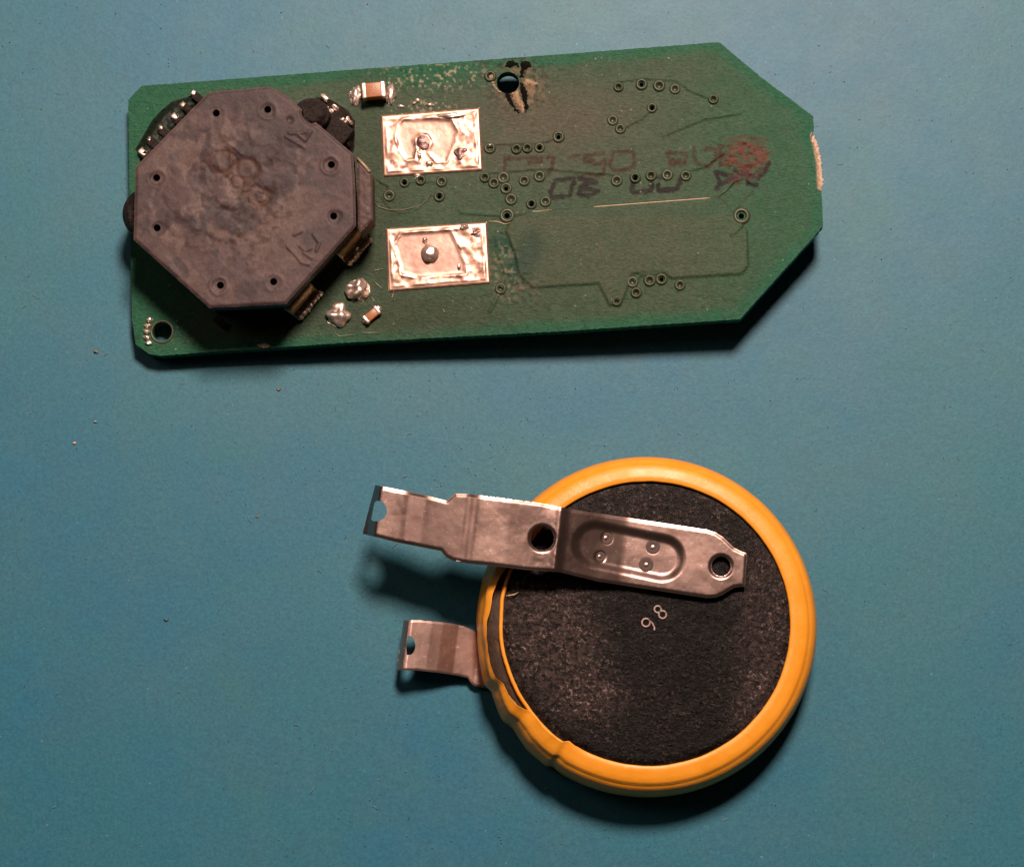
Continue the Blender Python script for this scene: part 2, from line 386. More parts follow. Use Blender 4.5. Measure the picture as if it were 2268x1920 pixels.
def board_col(x, y):
    G = np.array([.005, .080, .040]); O = np.array([.034, .066, .039]); DG = np.array([.024, .042, .022])
    n = fbm(x/60, y/40, 5); n2 = fbm(x/16, y/12, 9)
    de = dseg(x, y, OUT, True)
    # copper under the mask turns it olive; bare laminate stays green
    cop = ss(10, 38, de+18*(n-.5))*ss(330, 560, x+140*(n-.5))
    cop = cop*(1-.75*blob(x, y, 945, 165, 75, 32, 0, .6))*(1-.5*blob(x, y, 1060, 165, 60, 28))
    cop = cop*(1-.6*ss(1480, 1760, x+60*n))
    C = G*(1-cop[..., None]) + O*cop[..., None]
    pink = blob(x, y, 1150, 300, 220, 90, 0, .8)*.5+blob(x, y, 1250, 240, 160, 60, 0, .7)*.35
    C = C + pink[..., None]*(np.array([.070, .062, .046])-C)
    low = ss(380, 700, y)*.55*cop
    C = C*(1-low[..., None]) + np.array([.024, .058, .030])*low[..., None]
    mid = np.maximum(blob(x, y, 820, 440, 80, 250, 0, .6), blob(x, y, 880, 700, 200, 50, 0, .7))*.75
    C = C*(1-mid[..., None]) + DG*mid[..., None]
    gp = np.maximum(blob(x, y, 1165, 570, 30, 62, 20, .4), blob(x, y, 1115, 545, 30, 18, 30, .5))*(.75+.5*n2); gp = np.clip(gp, 0, .95)
    C = C*(1-gp[..., None]) + np.array([.003, .040, .026])*gp[..., None]
    for cx, cy, r in [(1370,525,9),(1310,533,9),(1272,572,9),(1475,580,10),(1545,575,10),(1630,568,9),(1515,600,6),(1355,618,9),(1455,540,5),(1600,440,16),(1100,440,22)]:
        m = blob(x, y, cx, cy, r, r, 0, .6)*.6; C = C*(1-m[..., None])+np.array([.022, .058, .030])*m[..., None]
    inp = inpoly(x, y, pour1)
    C = C*(1-.22*(inp & (y > 480))[..., None]) + .22*(inp & (y > 480))[..., None]*np.array([.08, .068, .042])
    m = (1-ss(1, 4, np.abs(dseg(x, y, pour1, True))))*.35; C = C*(1-m[..., None])+np.array([.016, .024, .012])*m[..., None]  # dark outline paints the shade on the step of the pour
    dirt = ss(.55, .75, fbm(x/9, y/8, 21))*.28*ss(540, 760, y+80*n)
    C = C*(1-dirt[..., None])
    # stamped ink, smudge
    w = .75+1.1*ss(.25, .6, fbm(x/7, y/7, 31, 3)); wb = .25+1.0*ss(.36, .56, fbm(x/6, y/5, 33, 3))
    xo, yo = x, y; x = x+7*(fbm(xo/11, yo/11, 35)-.5); y = y+7*(fbm(xo/11, yo/11, 37)-.5)
    for l in INKS:
        m = (1-ss(2.2, 6.0, dseg(x, y, l)))*w*np.maximum(wb, .5); m = np.clip(m*.8, 0, .93); C = C*(1-m[..., None])+np.array([.030, .013, .006])*m[..., None]
    for l in INKD:
        m = (1-ss(2.8, 6.5, dseg(x, y, l)))*w; m = np.clip(m, 0, .95); C = C*(1-m[..., None])+np.array([.003, .002, .002])*m[..., None]
    x, y = xo, yo
    m = blob(x+10*(fbm(x/10, y/10, 41)-.5), y+10*(fbm(x/10, y/10, 43)-.5), 1654, 346, 48, 34, -8, .28)*(.15+.85*ss(.32, .52, fbm(x/9, y/5, 47))); m = np.clip(m, 0, .92)
    C = C*(1-m[..., None])+np.array([.092, .024, .017])*m[..., None]
    m = blob(x, y, 1652, 388, 40, 17, -20, .5)*ss(.42, .55, fbm(x/8, y/6, 45)); C = C*(1-m[..., None])+np.array([.045, .012, .010])*m[..., None]
    m = (1-ss(2, 6, dseg(x, y, [(1610,312),(1650,302),(1700,312)])))*.6; C = C*(1-m[..., None])+np.array([.06, .02, .014])*m[..., None]
    # broken fibre edge at the tip
    m = (1-ss(3, 9, dseg(x, y, [(1801,300),(1808,328),(1814,360),(1817,415)])))*(.5+n2); m = np.clip(m, 0, .9); C = C*(1-m[..., None])+np.array([.42, .27, .19])*m[..., None]
    # scratched laminate round the upper hole
    m = blob(x, y, 1135, 175, 70, 62, 0, .7)*ss(.54, .64, fbm(x/7, y/8, 53))*.95; C = C*(1-m[..., None])+np.array([.010, .010, .007])*m[..., None]
    m = blob(x, y, 1155, 195, 50, 45, 60, .6)*ss(.4, .65, fbm(x/9, y/12, 51))*.75; C = C*(1-m[..., None])+np.array([.20, .13, .075])*m[..., None]
    m = ss(.62, .70, fbm(x/6, y/6, 61))*np.maximum(blob(x, y, 960, 170, 120, 30), blob(x, y, 930, 240, 80, 16))*.7; C = C*(1-m[..., None])+np.array([.34, .30, .22])*m[..., None]
    m = ss(.58, .68, fbm(x/7, y/7, 63))*blob(x, y, 1115, 600, 30, 60)*.6; C = C*(1-m[..., None])+np.array([.20, .19, .13])*m[..., None]
    m = ss(.54, .66, fbm(x/6, y/6, 65))*blob(x, y, 1140, 640, 50, 28)*.75; C = C*(1-m[..., None])+np.array([.13, .09, .075])*m[..., None]
    m = (1-ss(1.5, 4, dseg(x, y, [(1635,459),(1660,432),(1668,422)])))*.7; C = C*(1-m[..., None])+np.array([.02, .03, .015])*m[..., None]
    return np.clip(C, .002, 1)
def board_side(x, y):
    C = np.tile(np.array([.006, .100, .040]), (len(x), 1))
    C[dseg(x, y, [(1796, 305), (1812, 330), (1819, 415)]) < 6] = (.40, .26, .19)
    return C*(.6+.8*fbm(x/8, y/8, 71))[:, None]
TRC = [[(1370,180),(1421,172),(1500,178),(1530,200),(1580,221)],[(1444,240),(1420,262),(1374,286)],[(1237,304),(1195,316),(1085,318)],[(1074,382),(1200,372),(1366,386)],[(1519,378),(1560,368),(1600,340)],[(1177,466),(1132,478),(1020,470)],[(1100,560),(1120,600),(1109,640),(1085,690)],[(896,405),(932,400),(978,403)],[(862,434),(862,412),(840,400)],[(1642,479),(1642,502),(1620,520)],[(1401,625),(1420,608),(1465,606)],[(1640,250),(1560,262),(1470,300)]]
def board_z(x, y):
    z = T + (fbm(x/14, y/10, 81)-.5)*.004
    d = dseg(x, y, pour1, True); sd = np.where(inpoly(x, y, pour1), d, -d)
    z = z + .011*ss(-3, 3, sd)
    m = blob(x, y, 1654, 350, 55, 45, -8, .4); z = z + m*(fbm(x/11, y/7, 83)-.4)*.022
    rough = np.maximum(blob(x, y, 1140, 630, 60, 50), blob(x, y, 1110, 570, 30, 70)); z = z+rough*(fbm(x/9, y/9, 85)-.45)*.02
    rough = np.maximum(blob(x, y, 940, 170, 120, 35), blob(x, y, 1160, 190, 60, 60)); z = z+rough*(fbm(x/8, y/8, 87)-.5)*.018
    for l in TRC: z = z + .009*(1-ss(1.5, 4.5, dseg(x, y, l)))
    z = z + .006*(1-ss(1.5, 4.5, dseg(x, y, [(1588,437),(1624,404),(1650,392),(1668,410)])))
    for cx, cy, r in [(896,420,70)]:
        z = z + .006*(1-ss(1, 4, np.abs(np.hypot(x-cx, y-cy*1.0)-r+20)))*ss(430, 440, y)
    return z
holes = [circ(1125, 184, 25, 28, 24), circ(359, 735, 21, 24)] + [circ(x, y, 5.2, 8) for x, y in VIAS] + [circ(x, y, 6.5, 10) for x, y in BIGV]
sheet('board', OUT, holes, 3.4, board_z, T, BOARD, cb, BM, board_col, board_side, jit=1.2, side_z=0.0)

# vias: raised masked rings with a real bore
def via_mesh(s, col=VIA, fill=False):
    prof = [(.053*s, -.003), (.046*s, .010), (.039*s, .018), (.033*s, .020), (.027*s, .013), (.021*s, -.006), (.0165*s, -.12)]
    if fill: prof = prof[:-2]+[(.019*s, .002), (.014*s, -.012), (.004*s, -.016), (.0005, -.016)]
    V, F = lathe(prof, 18); me = mesh('via', V, F, True); me.materials.append(col); return me
vf = via_mesh(.92, fill=True); vm = via_mesh(.92); vb = via_mesh(1.3)
for i, (x, y) in enumerate(VIAS+BIGV):
    o = link('via', (vm if i % 4 == 1 else vf) if i < len(VIAS) else vb, None, cb); o.location = Vector(pix(x, y, T+.0, BM)); o.rotation_euler = (0, 0, i*1.3)
    s = random.uniform(.85, 1.06); o.scale = (s, s, random.uniform(.7, 1.15))
# thin raised conductors; the bright ones paint the lit edge of the pour
def trace(pts, r, mat=VIA, h=.004, name='trace'):
    P = [pix(a, b, T+h, BM) for a, b in pts]; V, F = tube(name, P, r, 6); link(name, mesh(name, V, F, True), mat, cb)
LT = m_plain('lit_edge_tone', (.33, .235, .155), .42, .1, 60, .4, .005, .3)  # pale colour stands for lamp light on raised edges
trace(dens([(1314,459),(1588,438)], 14)[:20], .006, LT)
trace([(1143,472),(1165,469),(1190,469),(1222,465)], .0055, LT)
trace([(1083,491),(1100,491),(1118,497),(1132,494)], .005, LT)
trace([(828,447),(840,459),(862,465),(895,465),(925,458),(945,445),(955,432)], .0045, m_plain('olive_trace', (.13, .12, .07), .4))
trace([(1588,438),(1610,420),(1626,404)], .0065, VIA)
for pts in [[(741,737),(752,745),(785,742)],[(803,737),(842,737)],[(826,622),(846,639)],[(829,599),(848,596)],[(980,684),(985,692)],[(873,645),(868,660)],[(823,657),(829,668)]]:
    trace(pts, .0042, SILK, .003, 'flux_line')

# charred gouges round the upper hole
def gouge(poly, h, mat, name, seed):
    sheet(name, poly, [], 2.6, lambda x, y: T+.004+h*fbm(x/6, y/6, seed)*ss(0, 7, dseg(x, y, poly, True)), .01, mat, cb, BM, jit=5)
gouge([(1117,147),(1124,136),(1137,135),(1149,141),(1150,150),(1140,146),(1130,152)], .02, CHAR, 'burn_mark', 1)
gouge([(1152,141),(1164,134),(1172,137),(1178,148),(1168,152),(1160,158),(1158,172),(1150,170),(1154,154)], .02, CHAR, 'burn_mark', 2)
gouge([(1152,182),(1158,184),(1168,205),(1166,222),(1171,240),(1165,250),(1160,228),(1153,205)], .015, CHAR, 'burn_mark', 3)
gouge([(1117,206),(1127,208),(1133,222),(1142,238),(1153,250),(1146,250),(1132,232),(1121,218)], .012, CHAR, 'burn_mark', 4)
gouge([(1134,205),(1147,200),(1152,215),(1160,240),(1160,252),(1150,244),(1138,224)], .025, TAN, 'torn_laminate', 5)
gouge([(1098,170),(1092,178),(1100,196),(1110,205),(1103,204),(1088,184),(1084,168),(1092,162)], .016, TAN, 'torn_laminate', 6)
gouge([(1160,176),(1176,178),(1190,182),(1194,188),(1180,190),(1164,188)], .016, TAN, 'torn_laminate', 7)
gouge([(568,764),(580,761),(594,763),(600,767),(590,769),(574,769)], .012, FIBRE, 'chipped_edge', 8)
gouge([(1798,306),(1804,300),(1811,325),(1817,352),(1820,372),(1823,410),(1816,416),(1813,380),(1811,350),(1803,325)], .02, FIBRE, 'chipped_edge', 9)

# ---- the two tinned pads
PADC1 = [(896,268),(968,265),(999,268),(1011,292),(1006,316),(997,340),(987,357),(968,357),(951,338),(961,316),(949,297),(930,294),(915,311),(920,330),(915,350),(901,352),(889,335),(879,304),(884,278)]
PADC2 = [(891,519),(997,512),(1009,536),(1030,584),(1030,605),(922,613),(891,605),(882,574),(874,543)]
def pad(quad, core, seed, dome):
    def zf(x, y):
        e = dseg(x, y, quad, True); c = dseg(x, y, core, True); ic = inpoly(x, y, core); c = np.where(ic, c, -c)
        z = T+.004+.010*ss(0, 3, e)+.0025*(1-ss(2, 12, np.abs(e-6)))
        out = ss(-1, 5, -c)*ss(5, 12, e)
        lump = fbm(x/21, y/21, seed+1, 2); z = z+out*(.004+(lump-.45)*.015)
        z = z+.004*np.exp(-((c+2)/4.5)**2)
        z = z + (fbm(x/40, y/40, seed+5)-.5)*.004*ic
        return z
    def cf(x, y):
        c = dseg(x, y, core, True); ic = inpoly(x, y, core); c = np.where(ic, c, -c)
        A = np.array([.62, .385, .30]); Bc = np.array([.34, .205, .17])
        m = ss(-1, 5, c)[..., None]; C = A*(1-m)+Bc*m
        e = dseg(x, y, quad, True); d = ss(.50, .62, fbm(x/9, y/9, seed+9))*.75*(1-ss(-3, 3, c))*ss(8, 14, e); C = C*(1-d[..., None])+np.array([.20, .10, .09])*d[..., None]
        d = ss(.5, .7, fbm(x/18, y/30, seed+12))*.3*ss(-1, 5, c); C = C*(1-d[..., None])+np.array([.42, .30, .26])*d[..., None]
        return C
    o = sheet('solder_pad', quad, [], 1.9, zf, .03, PLATE, cb, BM, cf, jit=1.0)
    return o
p1 = pad([(843,256),(1062,239),(1069,378),(849,392)], PADC1, 100, None)
p2 = pad([(854,506),(1078,492),(1086,628),(860,646)], PADC2, 140, None)
p1['label'] = 'upper tinned pad with dark crater'; p2['label'] = 'lower tinned pad with round solder dome'
def soldermesh(px, py, rx, ry, rz, seed, amp, z=T, sub=3, fr=2.2): return blobmesh('solder', Vector(pix(px, py, z, BM)), (rx, ry, rz), seed, amp, sub, fr)
link('solder_dome', soldermesh(953, 562, .068, .072, .075, 3, .07, T+.012, 4), SOLDER, p2)
link('solder_dome', soldermesh(941, 533, .020, .025, .03, 5, .2, T+.01), SOLDER, p2)
CR = m_plain('dark_crater', (.15, .09, .085), .35, .6, 30, .4, .012, .6)
link('crater', soldermesh(936, 316, .072, .078, .022, 6, .12, T+.006, 4, 2), CR, p1)
link('solder_ridge', soldermesh(929, 343, .016, .055, .03, 7, .3, T+.012), SOLDER, p1)
link('solder_ridge', soldermesh(951, 363, .030, .026, .028, 9, .15, T+.012), SOLDER, p1)
link('solder_ridge', soldermesh(998, 258, .110, .020, .030, 10, .2, T+.012), SOLDER, p1)  # lump added to give the bright glare along the pad's upper edge
link('crater', soldermesh(1022, 342, .055, .06, .020, 12, .2, T+.006, 4, 2), CR, p1)
link('solder_ridge', soldermesh(1029, 504, .035, .024, .03, 13, .2, T+.012), SOLDER, p2)
link('crater', soldermesh(1055, 517, .045, .04, .018, 14, .25, T+.006, 4, 2), CR, p2)
link('solder_ridge', soldermesh(1017, 590, .013, .032, .022, 15, .2, T+.012), SOLDER, p2)
for x, y, a, b in [(924,391,.02,.026),(1085,322,.018,.012),(888,236,.022,.012),(918,230,.016,.012),(952,233,.03,.014),(925,223,.014,.018)]:
    link('solder_splash', soldermesh(x, y, a, b, .018, x, .3), SOLDER, cb)

# ---- capacitors and solder blobs
def capacitor(px, py, lx, ly, h, ang, lift, fillets):
    c = pix(px, py, T+lift+h, BM); c[2] = T+lift
    b = link('capacitor', boxmesh('capacitor', c[0], c[1], T+lift, lx*.70, ly, h, ang, .008, lump=.001), BROWN, cb)
    for s in (-1, 1):
        ox = s*lx*.40
        link('end_cap', boxmesh('end_cap', c[0]+ox*math.cos(ang), c[1]+ox*math.sin(ang), T+lift-.002, lx*.20, ly+.008, h+.006, ang, .008, lump=.002), SOLDER, b)
    for (x, y, rx, ry) in fillets: link('solder_fillet', soldermesh(x, y, rx, ry, .030, x, .28), SOLDER, b)
capacitor(827, 199, .175, .112, .09, R(5), .03, [(788,212,.042,.075),(866,208,.036,.072)])
capacitor(823, 697, .135, .062, .05, R(40), .0, [(810,712,.026,.026),(836,686,.032,.028)])
sb = link('solder_blob', soldermesh(793, 643, .080, .080, .08, 23, .26, T, 4, 1.7), SOLDER, cb)
link('solder_blob', soldermesh(748, 699, .085, .080, .07, 27, .24, T, 4, 1.3), SOLDER, cb)
# beads round the lower left hole + its rim
for x, y in [(332,709),(327,722),(325,735),(325,748),(330,760)]:
    link('solder_bead', soldermesh(x, y, .026, .017, .022, y, .25), SOLDER, cb)
V, F = lathe([(.092, -.002), (.088, .006), (.078, .010), (.071, .004), (.0695, -.05)], 32)
o = link('hole_rim', mesh('hole_rim', V, F, True), VIA, cb); o.location = Vector(pix(359, 735, T, BM))

# ---- the octagonal block
ZC = T+.51
OCT = [(459,208),(480,203),(520,200),(560,196),(595,192),(612,200),(632,212),(650,226),(669,243),(667,252),(673,265),(682,273),(690,275),(699,271),(782,341),(787,420),(788,501),(633,674),(464,682.5),(296,531),(298,450),(300,371)]
def inset(poly, d):
    cx = sum(p[0] for p in poly)/len(poly); cy = sum(p[1] for p in poly)/len(poly)
    return [(cx+(x-cx)*(1-d/math.hypot(x-cx, y-cy)), cy+(y-cy)*(1-d/math.hypot(x-cx, y-cy))) for x, y in poly]
OCS = [(459,208),(595,192),(672,248),(782,341),(788,501),(633,674),(464,682.5),(296,531),(300,371)]
body = sheet('octagonal_block', inset(OCS, 9), [], 60, lambda x, y: ZC-.12+0*x, .4, BLACK, cb, BM, side_z=T+.002)
body['label'] = 'dark octagonal block under a scarred grey cover'
HO = [(479,251),(593,243),(734,365),(739,479),(606,624),(488,632),(348,505),(347,394)]
LUMPS = [(500,330,95,40,-15,.020),(400,440,45,30,60,.016),(405,495,40,34,20,.022),(365,450,30,60,0,-.010),(480,500,90,28,25,.016),(560,480,70,26,-35,.018),
         (470,400,60,30,20,-.018),(520,450,90,24,-12,-.020),(600,360,60,40,40,.012),(560,560,70,50,0,-.014),(640,560,50,60,30,.008),(440,570,60,50,30,-.012),(560,250,40,60,20,.012),(620,310,60,60,0,-.008),(430,330,40,45,30,-.014),(650,430,60,50,0,.008)]
rl = random.Random(5)
LUMPS += [(rl.uniform(360, 660), rl.uniform(290, 590), rl.uniform(14, 42), rl.uniform(10, 26), rl.uniform(0, 180), rl.choice([-1, 1])*rl.uniform(.006, .014)) for _ in range(22)]
MARKS = [[(633,303),(660,318),(675,328)],[(640,296),(672,294),(690,290),(676,312),(660,298)],[(636,547),(652,562),(668,582),(684,586)],[(664,545),(676,556),(690,550)],[(672,560),(690,572)],[(694,520),(708,538),(700,556)],[(652,520),(668,512)],[(505,318),(520,328),(535,342)]]
RINGS = [(545,375,24,22),(525,405,14,13),(570,435,24,20),(490,360,32,24),(578,440,14,11)]
def cover_z(x, y):
    z = ZC + (fbm(x/30, y/30, 201)-.5)*.005 + (fbm(x/9, y/9, 203)-.5)*.0025
    wx = x+26*(fbm(x/45, y/45, 205)-.5); wy = y+26*(fbm(x/45, y/45, 207)-.5)
    for cx, cy, rx, ry, a, h in LUMPS: z = z+h*.28*blob(wx, wy, cx, cy, rx, ry, a, .2)
    cen = blob(x, y, 520, 430, 170, 190, 0, .5); z = z+cen*(np.abs(fbm(wx/38, wy/28, 209, 3)-.5)*2)*.005
    for k, (cx, cy) in enumerate(HO):
        d = np.hypot(x-cx+3*(k % 3-1), y-cy-2)+6*(fbm(x/9, y/9, k)-.5); z = z-(.004+.0025*(k*5 % 4))*(1-ss(10, 19, d))+.003*(k % 3)*np.exp(-((d-19)/3.5)**2)
    for l in MARKS: z = z+.011*(1-ss(.8, 4, dseg(x, y, l)))
    for cx, cy, rx, ry in RINGS:
        q = np.hypot((x-cx)/rx, (y-cy)/ry)+.5*(fbm(x/12, y/12, 225)-.5); z = z-.006*np.exp(-((q-1)/.2)**2)
    z = z-.012*(1-ss(4, 10, np.hypot(x-642, y-267)))
    e = dseg(x, y, OCT, True); z = z-.018*(1-ss(0, 6, e))
    return z
def cover_c(x, y):
    A = np.array([.058, .043, .050]); Bc = np.array([.088, .058, .054]); n = fbm(x/40, y/40, 221)
    C = A*(1-n[..., None])+Bc*n[..., None]
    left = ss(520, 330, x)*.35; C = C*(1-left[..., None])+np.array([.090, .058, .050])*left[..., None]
    wx = x+40*(fbm(x/40, y/40, 205)-.5); wy = y+40*(fbm(x/40, y/40, 207)-.5)
    sw = fbm(wx/55, wy/38, 241, 3); m = ss(.47, .53, sw)*.62*blob(x, y, 520, 430, 230, 240, 0, .4); C = C*(1-m[..., None])+np.array([.034, .027, .033])*m[..., None]
    sw = fbm(wx/42, wy/60, 243, 3); m = ss(.50, .57, sw)*.62*blob(x, y, 500, 430, 200, 220, 0, .5); C = C*(1-m[..., None])+np.array([.140, .096, .088])*m[..., None]
    cen = blob(x, y, 545, 430, 120, 160, 0, .6); w = fbm(x/16, y/14, 223)
    m = cen*ss(.50, .68, w)*.75; C = C*(1-m[..., None])+np.array([.026, .013, .009])*m[..., None]
    for cx, cy, rx, ry in RINGS:
        q = np.hypot((x-cx)/rx, (y-cy)/ry)+.35*(fbm(x/8, y/8, 225)-.5); m = np.exp(-((q-1)/.2)**2)*.6; C = C*(1-m[..., None])+np.array([.075, .034, .022])*m[..., None]
    m = ss(.6, .75, fbm(x/24, y/20, 227))*.35; C = C*(1-m[..., None])+np.array([.036, .029, .033])*m[..., None]
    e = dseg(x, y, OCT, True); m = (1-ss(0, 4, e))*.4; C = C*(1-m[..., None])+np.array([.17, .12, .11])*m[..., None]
    for cx, cy in HO: 
        m = (1-ss(6, 12, np.hypot(x-cx, y-cy)))*.6; C = C*(1-m[..., None])+np.array([.05, .03, .028])*m[..., None]
    return C
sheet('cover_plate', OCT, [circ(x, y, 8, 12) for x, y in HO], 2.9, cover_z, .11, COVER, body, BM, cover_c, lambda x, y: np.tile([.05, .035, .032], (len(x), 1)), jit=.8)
TAB = [(790,349),(818,380),(824,386),(826,487),(798,516),(793,505)]
sheet('side_tab', TAB, [], 3.2, lambda x, y: ZC-.03+(fbm(x/9, y/9, 231)-.5)*.012-.012*(1-ss(0, 5, dseg(x, y, TAB, True))), .22, COVER, body, BM,
      lambda x, y: np.tile([.078, .051, .048], (len(x), 1))*(.8+.4*fbm(x/8, y/8, 5))[:, None])
trc = [pix(a, b, ZC-.028, BM) for a, b in [(791,350),(805,365),(819,381)]]
V, F = tube('edge', trc, .011, 6); link('tab_lit_edge', mesh('tab_lit_edge', V, F, True), LT, body)  # bright strip paints the lit top edge of the side tab
# round stud reaching over the left edge
sheet('round_stud', circ(333, 474, 62, 40, 60), [], 5, lambda x, y: T+.26+.06*ss(0, 14, dseg(x, y, circ(333, 474, 62, 40, 60), True))+(fbm(x/9, y/9, 8)-.5)*.012, .25, DARKCHIP, body, BM)
# dark round piece at upper right of the block
sheet('round_stud', circ(690, 252, 40, 32, 34), [], 4, lambda x, y: T+.23+.05*ss(0, 20, dseg(x, y, circ(690, 252, 40, 32, 34), True))+(fbm(x/8, y/8, 9)-.5)*.02, .25, DARKCHIP, body, BM)
# contact legs on the lower right side
def leg(q, bead=True):
    P = [Vector(pix(a, b, T, BM)) for a, b in q]     # outer-top, outer corner, lower corner, inner
    ax = (P[2]-P[1]).normalized(); wd = (P[0]-P[1]); L = (P[2]-P[1]).length
    prof = [(1.9, .16), (1.45, .16), (1.15, .13), (1.0, .06), (.75, .025), (.35, .022), (.12, .03), (0, .055)]
    V = []; F = []; nl = 14
    for i in range(nl+1):
        for (t, z) in prof:
            j = (fbm(np.array(i*.9), np.array(t*4), 5)-.5)*.02
            V.append(P[1]+ax*(L*i/nl)+wd*t+Vector((0, 0, z+j)))
    for (t, z) in prof: pass
    k = len(prof)
    for i in range(nl):
        for j in range(k-1): F.append((i*k+j, i*k+j+1, (i+1)*k+j+1, (i+1)*k+j))
    o = link('contact_leg', mesh('contact_leg', V, F, True), GOLD, cb)
    s = o.modifiers.new('thickness', 'SOLIDIFY'); s.thickness = .014
    for i in range(7):
        c = P[1]+ax*(L*(i+.5)/7)+wd*.05
        link('solder_bead', blobmesh('solder_bead', c+Vector((0, 0, .03)), (.028, .022, .038), i, .35, 2), SOLDER, o)
    return o
leg([(806,520),(822,532),(773,590),(754,580)])
leg([(698,641),(713,649),(664,710),(648,702)])
link('lead', boxmesh('lead', *pix(489, 716, T, BM)[:2], T, .10, .05, .06, R(-38), .01), DARKCHIP, cb)
# chip at the upper left, tilted row of leads
ic0 = pix(352, 268, T, BM); ic1 = pix(420, 205, T, BM)
a_ic = math.atan2(*(pix(430, 207, T, BM)-pix(316, 337, T, BM))[[1, 0]])
cc = pix(425, 320, T, BM)
chip = link('chip', boxmesh('chip', cc[0], cc[1], T+.01, .60, .26, .09, a_ic, .01, lump=.001), BLACK, cb)
for i, (x, y, s) in enumerate([(430,207,1.),(407,233,1.1),(386,258,1.1),(356,284,.8),(331,308,.7),(316,337,1.25)]):
    c = pix(x, y, T+.05, BM)
    l = link('lead', boxmesh('lead', c[0], c[1], T+.005, .055*s, .042*s, .045, a_ic+R(90)+random.uniform(-.2, .2), .014, lump=.006), SOLDER, chip)
    c = pix(x+9, y+11, T+.04, BM)
    link('lead_heel', boxmesh('lead_heel', c[0], c[1], T, .09, .06, .05, a_ic+R(90), .01, lump=.004), DARKCHIP, chip)
def darkpatch(poly, h, seed, mat, name='epoxy_blob'):
    sheet(name, poly, [], 4, lambda x, y: T+.004+h*ss(0, 16, dseg(x, y, poly, True))*(.6+.8*fbm(x/9, y/9, seed)), .01, mat, cb, BM)
darkpatch([(424,212),(440,230),(330,372),(310,352),(300,330),(318,300),(336,268),(352,250),(380,226)], .03, 301, m_plain('dark_mask', (.006, .012, .007), .5, 0, 30, .5, .01, .6, .2))
darkpatch([(700,215),(735,222),(770,245),(786,268),(785,330),(778,345),(690,262)], .07, 302, DARKCHIP)
chip2 = link('chip', boxmesh('chip', *pix(742, 300, T, BM)[:2], T+.01, .24, .20, .12, R(-38), .012, lump=.001), DARKCHIP, cb)
for x, y, lx, ly, a in [(719,216,.065,.04,-50),(743,239,.06,.03,-50),(729,250,.07,.035,40),(724,240,.03,.03,0),(746,268,.035,.03,0),(757,265,.045,.03,10),(771,266,.05,.03,-50),(777,272,.03,.025,0),(765,270,.03,.025,30)]:
    c = pix(x, y, T+.08, BM)
    link('lead', boxmesh('lead', c[0], c[1], T+.03, lx, ly, .055, R(a), .012, lump=.006), SOLDER, chip2)
# component under the board that props the right side up
c = pix(1500, 420, 0, BM)
link('underside_chip', boxmesh('underside_chip', c[0], c[1], -.195, .9, .7, .193, 0, .01), BLACK, cb)

# ------------------------------------------------------------------ button cell
c0 = pix(1434, 1381, .40); BX, BY = float(c0[0]), float(c0[1])
cell = thing('button_cell', 'yellow-rimmed round black button cell with two bent metal solder tabs', 'battery', (BX, BY, 0))
CM = Matrix.Translation((BX, BY, 0))
V, F = lathe([(.02, .004), (1.08, .004), (1.13, .03), (1.14, .36), (1.12, .43), (1.10, .452), (.98, .455), (.97, .440)], 96)
link('can', mesh('can', V, F, True), CAN, cell)
# black face: polar grid with slight relief
nr, na = 70, 220
rr = np.linspace(0.0, 1.045, nr); aa = np.linspace(0, 2*math.pi, na, endpoint=False)
RR, AA = np.meshgrid(rr, aa, indexing='ij'); X = RR*np.cos(AA); Y = RR*np.sin(AA)
Z = .470-.012*ss(.97, 1.04, RR)+(fbm(X*9+50, Y*9+50, 401)-.5)*.006
wear = np.clip(.95*blob(X, Y, -.72, -.02, .34, .62, 18, .55)+.55*blob(X, Y, -.35, -.55, .22, .18)+.35*blob(X, Y, 0, .86, .8, .22, 0, .6)+.65*blob(X, Y, .86, .15, .20, .8, -8, .45)+.45*blob(X, Y, .75, -.55, .12, .3, -35, .5), 0, 1)
col = np.ones((nr, na, 4)); col[..., 0] = wear; col[..., 1] = 0; col[..., 2] = 0
F = [(j*na+i, j*na+(i+1) % na, (j+1)*na+(i+1) % na, (j+1)*na+i) for j in range(nr-1) for i in range(na)]
F = [f[::-1] for f in F]
F = [f[::-1] for f in F]
link('black_face', mesh('black_face', np.stack([X, Y, Z], -1).reshape(-1, 3), F, True, col.reshape(-1, 4)), DISC, cell)
